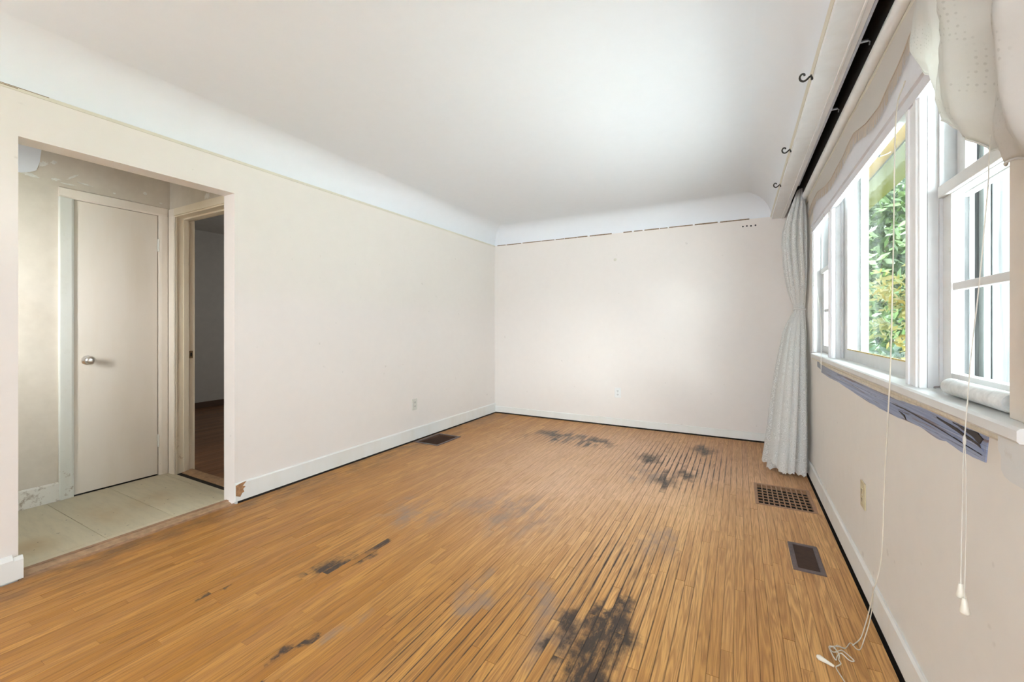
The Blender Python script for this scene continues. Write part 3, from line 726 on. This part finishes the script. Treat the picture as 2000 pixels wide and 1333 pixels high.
# ------------------------------------------------------------------ lace curtain, tied in the middle
# z : left ratio (x at y=4.25), right ratio, half depth in y
CP = [(2.30, .424, .470, .10), (2.12, .367, .486, .22), (1.99, .330, .496, .25), (1.86, .322, .500, .25), (1.63, .340, .505, .23), (1.48, .362, .508, .17), (1.39, .386, .500, .10), (1.345, .402, .488, .055), (1.318, .407, .482, .045), (1.29, .398, .486, .055),
      (1.20, .355, .498, .13), (1.12, .328, .506, .19), (.82, .275, .518, .29), (.52, .237, .524, .33), (.28, .211, .527, .35), (.02, .178, .527, .37)]
CPs = sorted(CP)
def cpar(z): return [interp([(c[0], c[k]) for c in CPs], z) for k in (1, 2, 3)]
NP = 13
def curt(u, v):
    z = 2.30+(.022-2.30)*v
    xl, xr, d = cpar(z)
    cy = 4.22; sc_ = cy/4.25
    cx = (xl+xr)/2*sc_; a = (xr-xl)/2*sc_
    ang = 2*PI*u
    below = 1 if z < 1.318 else 0
    amp = min(.26, .07+.32*abs(z-1.318)**.7)*(.8+.2*math.sin(ang*2+1))
    lobes = 12 if not below else 10
    r = 1-amp*1.7*(1-abs(math.sin(ang*lobes/2+.35*z*(1 if below else .6)+(1.1 if below else 0)+.5*math.sin(ang*2))))**1.3+.012*math.sin(ang*23+z*2)
    # keep the outline touching the traced half widths
    x = cx+a*1.06*r*math.cos(ang); y = cy+d*r*math.sin(ang)
    y = y-.25*max(0, x-cx)*1.2*(1 if below else .3)
    if v > .985: z += .014*abs(math.sin(ang*17))+.010*math.sin(ang*3)
    return (min(x, .4735), y, z)
cur = empty('lace_curtain', (.34, 4.2, .022), 'long white lace curtain tied in the middle, hanging in the far right corner', 'curtain')
co = obj('lace_panel', MB().grid(curt, 220, 110, (2.6, 4.2)), M['lace'], cur, 180)
# scalloped lace edge: a second overlapping leaf in front
def leaf(u, v):
    z = 1.27+(.05-1.27)*v
    ang = math.radians(212+62*u)
    xl, xr, d = cpar(z); cy = 4.22; cx = (xl+xr)/2; a = (xr-xl)/2
    k = 1.06+.06*math.sin(PI*u)-.09*(1-abs(math.sin(u*PI*2.5+z*.5)))**1.4
    zz = z+v*(.085*u*(1-u)*-1+.10*(1-u)**2)+(.012*abs(math.sin(u*PI*7)) if v > .97 else 0)
    x = cx+a*k*math.cos(ang); y = cy+d*k*math.sin(ang)-.012
    return (min(x, .470), y, max(zz, .03))
obj('overlapping_leaf', MB().grid(leaf, 60, 60, (1.1, 2.4)), M['lace'], cur, 180)
tb = [(.4365+.038*math.cos(a), 4.19+.050*math.sin(a), 1.318+.006*math.sin(a*2)) for a in [k*2*PI/24 for k in range(25)]]
obj('tieback', MB().tube(tb, .009, 8, False), M['lace'], cur, 60)

# ------------------------------------------------------------------ blind cords
def tassel(mb, p, d, L=.034):
    p = Vector(p); d = Vector(d).normalized()
    mb.tube([p, p+d*L*.15, p+d*L*.5, p+d*L*.85, p+d*L], [.0035, .0048, .0065, .0092, .0050], 10)
    return mb
c1 = part_empty('pull_cord', (.38, 1.85, 0), sh, 'long cream pull cord tangled on the floor')
path = smoothpath([(.462, 1.763, 1.95), (.440, 1.763, 1.839), (.435, 1.768, 1.431), (.428, 1.765, 1.086), (.42, 1.758, .906), (.41, 1.753, .692), (.40, 1.742, .448), (.394, 1.775, .337), (.397, 1.825, .279), (.405, 1.90, .185), (.405, 1.962, .085), (.397, 1.995, .008), (.364, 1.942, .005)], 8)
obj('strand', MB().tube(path, .0019, 6), M['cord'], c1, 60)
path2 = smoothpath([(.397, 1.83, .29), (.412, 1.90, .20), (.416, 1.965, .09), (.404, 1.985, .006), (.385, 1.935, .004), (.372, 1.93, .004), (.36, 1.952, .006), (.336, 1.910, .005), (.315, 1.915, .006), (.30, 1.885, .008)], 8)
obj('strand', MB().tube(path2, .0017, 6), M['cord'], c1, 60)
tg = [(.336, 1.910, .006), (.318, 1.900, .012), (.300, 1.895, .010), (.288, 1.885, .006), (.296, 1.868, .006), (.312, 1.872, .014), (.325, 1.885, .010), (.345, 1.870, .005), (.352, 1.855, .004), (.338, 1.850, .005), (.318, 1.865, .012), (.304, 1.850, .006), (.297, 1.831, .004), (.290, 1.850, .008), (.286, 1.885, .010), (.300, 1.880, .016), (.310, 1.855, .010), (.306, 1.835, .006), (.309, 1.82, .004), (.300, 1.805, .004), (.291, 1.788, .004), (.304, 1.731, .004), (.318, 1.65, .004), (.335, 1.55, .004)]
obj('tangle', MB().tube(smoothpath(tg, 6), .0020, 6), M['cord'], c1, 60)
obj('tassel', tassel(MB(), (.285, 1.788, .008), (-.045, .028, 0), .052), M['tassel'], c1, 60)
c2 = part_empty('pull_cord', (.43, 1.24, .545), val, 'white pull cord ending in two ivory tassels')
s1 = [(.434, 1.163, 1.60), (.43, 1.167, 1.505), (.43, 1.171, 1.451), (.43, 1.183, 1.383), (.43, 1.207, 1.253), (.43, 1.239, 1.115), (.43, 1.255, 1.015), (.43, 1.270, .923)]
obj('strand', MB().tube(smoothpath(s1+[(.43, 1.275, .877), (.43, 1.281, .764), (.43, 1.287, .598)], 5), .0011, 6), M['cordwhite'], c2, 60)
obj('strand', MB().tube(smoothpath([(.4305, 1.270, .925), (.43, 1.264, .877), (.43, 1.262, .764), (.43, 1.270, .575)], 5), .0008, 6), M['cordwhite'], c2, 60)
obj('knot', MB().tube([(.43, 1.270, .935), (.43, 1.270, .928), (.43, 1.270, .918), (.43, 1.270, .912)], [.0012, .003, .003, .0012], 8), M['cordwhite'], c2, 60)
obj('tassel', tassel(MB(), (.43, 1.287, .603), (0, -.06, -1), .032), M['tassel'], c2, 60)
obj('tassel', tassel(MB(), (.43, 1.270, .580), (0, -.06, -1), .034), M['tassel'], c2, 60)
c3 = part_empty('pull_cord', (.45, 3.2, .90), sh, 'thin white cord pulled aside at the far window')
obj('strand', MB().tube(smoothpath([(.466, 3.239, 1.877), (.464, 3.40, 1.749), (.462, 3.62, 1.463)], 6), .0022, 6), M['cordwhite'], c3, 60)
obj('strand', MB().tube(smoothpath([(.462, 3.62, 1.463), (.445, 3.35, 1.40), (.436, 3.14, 1.18), (.434, 3.12, .93), (.434, 3.12, .90)], 6), .0018, 6), M['cordwhite'], c3, 60)

# ------------------------------------------------------------------ outlets
def outlet(axis, c, label, mp, face, holes_=True):
    """duplex outlet; axis 'x+' faces +x, 'x-' faces -x, 'y-' faces -y; c = centre on the wall"""
    cx, cy, cz = c
    o = empty('wall_outlet', (cx, cy, cz-.058), label, 'outlet')
    def B(u0, u1, z0, z1, d0, d1, bev=0):
        if axis == 'y-': return ((cx+u0, cy-d1, cz+z0), (cx+u1, cy-d0, cz+z1), bev)
        sg = 1 if axis == 'x+' else -1
        xs = sorted((cx+sg*d0, cx+sg*d1)); return ((xs[0], cy+u0, cz+z0), (xs[1], cy+u1, cz+z1), bev)
    obj('plate', MB().box(*B(-.037, .037, -.058, .058, 0, .006, .003)), mp, o)
    for dz in (.020, -.020):
        rc = obj('receptacle', MB().box(*B(-.016, .016, dz-.014, dz+.014, .0055, .008, .001)), face, o)
        for du in (-.006, .006): obj('slot', MB().box(*B(du-.0018, du+.0018, dz-.003, dz+.007, .0078, .0084)), M['slot'], rc)
        obj('ground_hole', MB().box(*B(-.0025, .0025, dz-.010, dz-.006, .0078, .0084)), M['slot'], rc)
    obj('screw', MB().box(*B(-.003, .003, -.003, .003, .0055, .0075)), M['steel'], o)
outlet('x+', (XL, 3.324, .373), 'pale grey outlet low on the left wall near the corner', M['outletgrey'], M['outletgrey'])
outlet('y-', (-1.258, YB, .395), 'white outlet in the middle of the end wall', M['outlet'], M['outlet'])
outlet('x-', (XR, 2.400, .418), 'ivory outlet low on the window wall beside the cord', M['ivory'], M['ivory'])

# ------------------------------------------------------------------ floor vents
g = empty('return_air_grille', (.266, 3.43, -.05), 'square-holed wooden return air grille in the floor by the window wall', 'floor grille')
gx0, gy0, gx1, gy1 = .114, 3.237, .416, 3.620
obj('duct', MB().box((gx0-.012, gy0-.015, -.0215), (gx1+.012, gy1+.015, -.018)), M['dark'], g)
obj('border', MB().box((.0955, 3.2155, -.018), (gx0, 3.6415, .0012)).box((gx1, 3.2155, -.018), (.4365, 3.6415, .0012)).box((gx0, 3.2155, -.018), (gx1, gy0, .0012)).box((gx0, gy1, -.018), (gx1, 3.6415, .0012)), M['grille'], g)
nx, ny = 10, 7
for k in range(1, nx):
    x = gx0+(gx1-gx0)*k/nx; obj('bar', MB().box((x-.0034, gy0, -.006), (x+.0034, gy1, .0005)), M['grille'], g)
for k in range(1, ny):
    y = gy0+(gy1-gy0)*k/ny; obj('cross_bar', MB().box((gx0, y-.0030, -.0065), (gx1, y+.0030, -.0006)), M['grille'], g)

rg = empty('floor_register', (.295, 2.575, -.05), 'small dark brown metal floor register with fine louvres', 'floor vent')
rx0, ry0, rx1, ry1 = .229, 2.426, .362, 2.722
fw = .022
obj('frame', MB().prism([(rx0, .0), (rx0+.004, .005), (rx0+fw, .005), (rx0+fw, -.004), (rx0+fw, 0)], 1, ry0, ry1).prism([(rx1, .0), (rx1-.004, .005), (rx1-fw, .005), (rx1-fw, 0)], 1, ry0, ry1)
    .box((rx0+fw, ry0, 0), (rx1-fw, ry0+fw, .005)).box((rx0+fw, ry1-fw, 0), (rx1-fw, ry1, .005)), M['regframe'], rg)
obj('duct', MB().box((.237, 2.435, -.0215), (.354, 2.714, -.018)), M['dark'], rg)
n = 20
for k in range(n):
    y = ry0+fw+(ry1-ry0-2*fw)*(k+.5)/n
    obj('louvre', MB().prism([(y-.0045, -.006), (y-.0035, -.007), (y+.0040, .0015), (y+.0030, .0025)], 0, rx0+fw-.001, rx1-fw+.001), M['louvre'], rg)
lv = empty('floor_vent', (-2.75, 3.47, -.05), 'brown metal floor vent beside the left wall near the far corner', 'floor vent')
vx0, vy0, vx1, vy1 = -2.898, 3.274, -2.604, 3.668; fw = .024
obj('frame', MB().box((vx0, vy0, 0), (vx0+fw, vy1, .005)).box((vx1-fw, vy0, 0), (vx1, vy1, .005)).box((vx0+fw, vy0, 0), (vx1-fw, vy0+fw, .005)).box((vx0+fw, vy1-fw, 0), (vx1-fw, vy1, .005)), M['regframe'], lv)
obj('duct', MB().box((-2.884, 3.286, -.0215), (-2.616, 3.654, -.018)), M['dark'], lv)
for k in range(18):
    x = vx0+fw+(vx1-vx0-2*fw)*(k+.5)/18
    obj('louvre', MB().prism([(x-.006, -.004), (x-.005, -.0055), (x+.006, .002), (x+.005, .003)], 1, vy0+fw-.001, vy1-fw+.001), M['brownvent'], lv)

# ------------------------------------------------------------------ entry beyond the doorway
VX = -4.03
fv = empty('floor_entry', (-3.5, 1.0, -.02), 'pale green-grey tiled floor of the entry', 'floor', None, 'structure')
obj('screed', MB().box((VX-.05, -.62, -.06), (-3.045, 1.79, -.004)), M['subfloor'], fv)
ys = [-.60, -.30, .02, .34, .655, .972, 1.285, 1.611, 1.66]
for ya_, yb_ in zip(ys, ys[1:]):
    mb = MB().box((VX, ya_+.0012, -.004), (-3.093, yb_-.0012, .0015), .0006, rnd=random.uniform(.05, .95)); obj('tile', mb, M['tile'], fv)
    mb = MB().box((-3.091, ya_+.0012, -.004), (-3.048, yb_-.0012, .0015), .0006, rnd=random.uniform(.6, .95)); obj('tile', mb, M['tile'], fv)
th = MB().prism([(-3.047, -.02), (-3.047, .003), (-3.04, .006), (-3.012, .007), (-3.008, -.02)], 1, OY0, OY1)
trim_t = struct('trim_11', th, M['oldwood'], 'worn brown wood threshold strip between tiles and oak floor', 'threshold')
obj('pale_strip', MB().prism([(-3.007, -.02), (-3.007, .006), (-2.985, .005), (-2.960, .001), (-2.955, -.02)], 1, OY0+.01, OY1-.01), M['palewood'], trim_t)
obj('filler_strip', MB().box((-2.955, OY0, -.022), (-2.9205, OY1, -.0015)), M['oldwood'], trim_t)

DY0, DY1 = 1.106, 1.582
b = MB().box((VX-.10, -.62, -.04), (VX, 1.030, 2.6)).box((VX-.10, 1.030, 2.05), (VX, 1.66, 2.6)).box((VX-.10, 1.62, -.04), (VX, 1.66, 2.06))
wv = struct('wall_entry_back', b, M['vest'], 'dingy beige entry wall around the closet door with scraped plaster', 'wall')
# scraped filler patches: irregular thin smears
def smear(cy, cz, ry, rz, seed, ang=0):
    random.seed(seed); n = 22; pts = []
    for k in range(n):
        a = 2*PI*k/n; q = random.uniform(.45, 1.0)
        y = ry*q*math.cos(a); z = rz*q*math.sin(a)
        pts.append((cy+y*math.cos(ang)-z*math.sin(ang), cz+y*math.sin(ang)+z*math.cos(ang)))
    return MB().prism(pts, 0, VX, VX+.0018)
for i, (y, z, ry, rz, a) in enumerate([(.90, 2.155, .05, .014, -.1), (1.02, 2.16, .03, .010, .2), (.96, 2.24, .035, .020, .7), (1.10, 2.20, .045, .008, .7), (1.16, 2.17, .045, .006, -.1), (1.08, 2.145, .05, .006, .0), (1.01, 2.27, .02, .015, .5), (1.50, 2.20, .016, .014, .3), (1.32, 2.15, .010, .008, .2), (1.60, 2.15, .012, .006, 0)]):
    obj('filler_smear', smear(y, z, ry, rz, 50+i, a), M['plaster'], wv)
random.seed(21)
# clean white plaster return at the upper left with its curved edge
pts = [(.60, 2.50), (.965, 2.50), (.955, 2.36), (.945, 2.25), (.93, 2.19), (.90, 2.17), (.86, 2.155), (.60, 2.15)]
obj('pale_plaster', MB().prism(pts, 0, VX, VX+.0025), M['ceil'], wv)

d1 = empty('door_1', (VX, (DY0+DY1)/2, .006), 'narrow cream slab closet door with a round steel knob', 'door', None, 'structure')
obj('closet_light_block', MB().box((VX-.12, DY0-.06, -.04), (VX-.10, DY1+.06, 2.1)).box((VX-.12, DY0-.06, -.04), (VX-.02, DY1+.06, -.005)), M['dark'], d1)  # dark box added to stop daylight leaking under the slab
obj('slab', MB().box((VX-.04, DY0+.002, .010), (VX-.004, DY1-.002, 2.046), .002), M['door'], d1)
kn = obj('knob', MB().tube([(VX+.012, 1.175, .936), (VX+.020, 1.175, .936), (VX+.028, 1.175, .936), (VX+.045, 1.175, .936), (VX+.056, 1.175, .936), (VX+.060, 1.175, .936)], [.010, .010, .022, .029, .024, .010], 20), M['steel'], d1, 50)
obj('rosette', MB().tube([(VX-.004, 1.175, .936), (VX+.004, 1.175, .936), (VX+.012, 1.175, .936)], [.033, .032, .012], 20), M['steel'], kn, 50)
for z in (1.814, .275):
    h = obj('hinge', MB().tube([(VX+.004, DY1+.001, z-.05), (VX+.004, DY1+.001, z+.05)], .006, 8), M['casing'], d1, 50)
    for q in (-.03, 0, .03): obj('hinge_knuckle', MB().tube([(VX+.004, DY1+.001, z+q-.008), (VX+.004, DY1+.001, z+q+.008)], .0072, 8), M['casing'], h, 50)
# casing around it
def case(mb_, y0_, y1_, z0_, z1_):
    return mb_.prism([(VX-.04, y0_), (VX+.016, y0_), (VX+.018, y0_+.006), (VX+.012, y1_-.012), (VX+.008, y1_), (VX-.04, y1_)], 2, z0_, z1_)
struct('trim_12', case(MB(), 1.030, 1.104, .002, 2.048), M['casing'], 'pale green-white casing left of the closet door', 'casing')
b = MB().prism([(VX-.04, DY1+.003), (VX+.008, DY1+.003), (VX+.014, DY1+.02), (VX+.018, 1.640), (VX-.04, 1.640)], 2, .002, 2.048)
struct('trim_13', b, M['door'], 'cream casing right of the closet door beside the corner', 'casing')
b = MB().prism([(VX-.04, 2.048), (VX+.008, 2.048), (VX+.014, 2.060), (VX+.018, 2.110), (VX+.002, 2.118), (VX-.04, 2.118)], 1, 1.030, 1.640)
struct('trim_14', b, M['door'], 'cream head casing over the closet door', 'casing')
struct('baseboard_closet', MB().prism([(VX, .002), (VX+.014, .002), (VX+.014, .118), (VX+.006, .126), (VX, .126)], 1, -.6, 1.030), M['trimworn'], 'scuffed white baseboard left of the closet door', 'baseboard')

# right-hand entry wall with the bedroom doorway (jamb faces the camera side)
JY0, JY1 = 1.655, 1.785
b = MB().box((VX, JY0+.005, -.04), (-3.945, JY1, 2.6)).box((-3.945, JY0+.005, 2.055), (XL-.126, JY1, 2.6)).box((-3.16, JY0+.005, -.04), (XL-.126, JY1, 2.055))
wes = struct('wall_entry_side', b, M['vest'], 'dingy entry wall above the bedroom doorway', 'wall')
obj('filler_smear', MB().prism([(-3.50, 2.145), (-3.47, 2.165), (-3.455, 2.150), (-3.44, 2.160), (-3.43, 2.13), (-3.46, 2.12), (-3.475, 2.13), (-3.50, 2.12)], 1, JY0+.0032, JY0+.005), M['plaster'], wes)
b = MB().prism([(-4.005, JY0-.014), (-3.934, JY0-.010), (-3.930, JY0-.004), (-3.930, JY0+.006), (-4.005, JY0+.006)], 2, .002, 2.105)
struct('trim_15', b, M['door'], 'cream casing strip left of the dark bedroom doorway', 'casing')
b = MB().prism([(-3.945, .0), (-3.930, .0), (-3.930, 2.052), (-3.945, 2.052)], 1, JY0-.002, JY1+.005)
jm = struct('trim_16', b, M['jamb'], 'yellowed worn door jamb of the bedroom doorway', 'door jamb')
obj('stop', MB().box((-3.930, 1.708, .0), (-3.918, 1.745, 2.045), .002), M['jamb'], jm)
obj('jamb_bead', MB().box((-3.930, 1.655, .0), (-3.924, 1.668, 2.045), .002), M['jamb'], jm)
sp = obj('strike_plate', MB().box((-3.9305, 1.750, .915), (-3.927, 1.776, .975)), M['brass'], jm)
obj('strike_hole', MB().box((-3.9272, 1.757, .930), (-3.9266, 1.769, .960)), M['slot'], sp)
b = MB().box((-3.930, JY0-.002, 2.040), (-3.175, JY1+.005, 2.056)).box((-3.930, 1.708, 2.028), (-3.175, 1.745, 2.041)).prism([(JY0-.012, 2.050), (JY0-.010, 2.105), (JY0+.006, 2.105), (JY0+.006, 2.050)], 0, -3.930, -3.10)
struct('trim_17', b, M['jamb'], 'yellowed head of the bedroom doorway', 'door jamb')
struct('trim_18', MB().box((-3.175, JY0-.002, 0), (-3.16, JY1+.005, 2.056)), M['jamb'], 'hidden side jamb of the bedroom doorway', 'door jamb')
struct('trim_19', MB().prism([(1.70, -.02), (1.70, .004), (1.73, .012), (1.77, .012), (1.79, .0), (1.79, -.02)], 0, -3.93, -3.175), M['palewood'], 'pale wood threshold at the bedroom doorway', 'threshold')
struct('ceiling_entry', MB().box((VX-.1, -.62, 2.5), (XL-.125, 1.79, 2.6)), M['ceil'], 'entry ceiling above the tiled floor', 'ceiling')
struct('wall_entry_front', MB().box((VX-.1, -.72, -.04), (XL-.125, -.62, 2.6)), M['vest'], 'entry wall with the front door, out of view', 'wall')

# dark bedroom
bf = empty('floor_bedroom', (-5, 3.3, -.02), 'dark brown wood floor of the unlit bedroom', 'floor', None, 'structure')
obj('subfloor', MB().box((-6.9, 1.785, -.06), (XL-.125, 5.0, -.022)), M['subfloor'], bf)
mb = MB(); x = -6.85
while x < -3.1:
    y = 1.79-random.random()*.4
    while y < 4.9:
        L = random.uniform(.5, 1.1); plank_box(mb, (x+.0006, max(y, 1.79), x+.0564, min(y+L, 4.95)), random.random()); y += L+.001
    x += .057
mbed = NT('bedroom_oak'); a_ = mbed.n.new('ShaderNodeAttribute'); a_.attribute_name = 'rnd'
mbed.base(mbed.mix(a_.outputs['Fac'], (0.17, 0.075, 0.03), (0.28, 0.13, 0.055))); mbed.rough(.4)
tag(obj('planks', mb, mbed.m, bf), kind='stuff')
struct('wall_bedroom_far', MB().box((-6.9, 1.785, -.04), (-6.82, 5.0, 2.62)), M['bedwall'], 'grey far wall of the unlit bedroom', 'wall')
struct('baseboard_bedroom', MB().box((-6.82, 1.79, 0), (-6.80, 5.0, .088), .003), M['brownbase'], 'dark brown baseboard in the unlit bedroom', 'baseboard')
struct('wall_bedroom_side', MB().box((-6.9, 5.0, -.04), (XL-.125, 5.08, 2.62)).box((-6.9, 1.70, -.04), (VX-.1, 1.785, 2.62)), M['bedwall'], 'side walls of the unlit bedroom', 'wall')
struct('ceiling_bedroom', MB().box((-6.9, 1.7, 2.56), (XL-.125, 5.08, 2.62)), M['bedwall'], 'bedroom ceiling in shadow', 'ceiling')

# ------------------------------------------------------------------ outdoors
struct('wall_outside', MB().box((XR+.12, YR, -.6), (XR+.16, 1.18, 2.6)).box((XR+.12, 3.74, -.6), (XR+.16, YB+.1, 2.6)).box((XR+.12, 1.18, -.6), (XR+.16, 3.74, .94)).box((XR+.12, 1.18, 2.15), (XR+.16, 3.74, 2.6)), M['brick'], 'outer face of the window wall', 'wall')
ev = empty('awning', (.8, 2.5, 2.19), 'yellow translucent awning boards outside above the picture window', 'awning')
obj('soffit_board', MB().box((.652, -1.0, 2.20), (.80, 6.0, 2.23)), M['soffit'], ev)
obj('outer_board', MB().box((.803, -1.0, 2.195), (1.00, 6.0, 2.225)), M['soffit2'], ev)
obj('rim', MB().box((.80, -1.0, 2.188), (.812, 6.0, 2.2)), M['soffit2'], ev)
for y in (2.35, 2.75, 3.25):
    h = obj('light_clip', MB().tube(smoothpath([(.735, y, 2.199), (.735, y, 2.19), (.755, y-.03, 2.185), (.775, y-.05, 2.19)], 4), .0025, 5), M['cordwhite'], ev)
    obj('clip_foot', MB().tube([(.735, y, 2.2), (.735, y, 2.186)], .006, 6), M['iron'], h)
struct('bounce_ground', MB().box((.66, -8, -.65), (16, 6, -.62)), plain('bounce_pale', (0.72, 0.72, 0.71), .8), 'pale ground added outside to bounce daylight in at the windows', 'ground reflector')  # unseen pale surface added to throw light up at the ceiling
struct('ground', MB().box((.66, -9, -.75), (22, 40, -.65)), M['lawn'], 'green lawn outside the windows', 'lawn')

def tree(cx, cy, h, r, n, leaf, label, seed, low=0.0, kind='tree', sz=(.05, .10)):
    random.seed(seed)
    t = empty(kind, (cx, cy, -.65), label, 'tree' if kind == 'tree' else 'shrub')
    tr = smoothpath([(cx, cy, -.68), (cx+.05, cy+.04, h*.25), (cx-.06, cy+.05, h*.55), (cx+.03, cy, h*.8)], 4)
    obj('trunk', MB().tube(tr, [max(.015, .07*(1-k/len(tr))) for k in range(len(tr))], 8), M['bark'], t, 60)
    mb = MB()
    cl = [(random.gauss(0, r*.55), random.gauss(0, r*.55), random.uniform(low, h)) for _ in range(max(14, n//90))]
    for _ in range(n):
        a = random.choice(cl); q = r*.24
        p = Vector((cx+a[0]+random.gauss(0, q), cy+a[1]+random.gauss(0, q), max(-.6, a[2]+random.gauss(0, q))))
        s_ = random.uniform(*sz); u = Vector((random.gauss(0, 1), random.gauss(0, 1), random.gauss(0, 1))).normalized(); w = u.orthogonal().normalized()
        mb.add([p-u*s_, p+w*s_*.45, p+u*s_, p-w*s_*.45], [(0, 1, 2, 3)])
    tag(obj('foliage', mb, leaf, t), kind='stuff')
tree(1.95, 8.2, 3.3, .95, 6500, M['leafg'], 'bright green leafy tree outside in the middle of the picture window', 3, .3)
tree(4.2, 17.0, 6.5, 2.4, 11000, M['leafb'], 'pale blue-green tree far out behind the others', 9, -.3, 'tree', (.10, .22))
tree(1.38, 4.9, 1.65, .26, 700, M['leafy'], 'small tree with yellow leaves close to the picture window', 6, .85, 'tree', (.025, .05))
tree(1.62, 6.3, .85, .38, 2600, M['leafb'], 'low blue-green bush outside below the yellow leaves', 8, -.5, 'shrub')
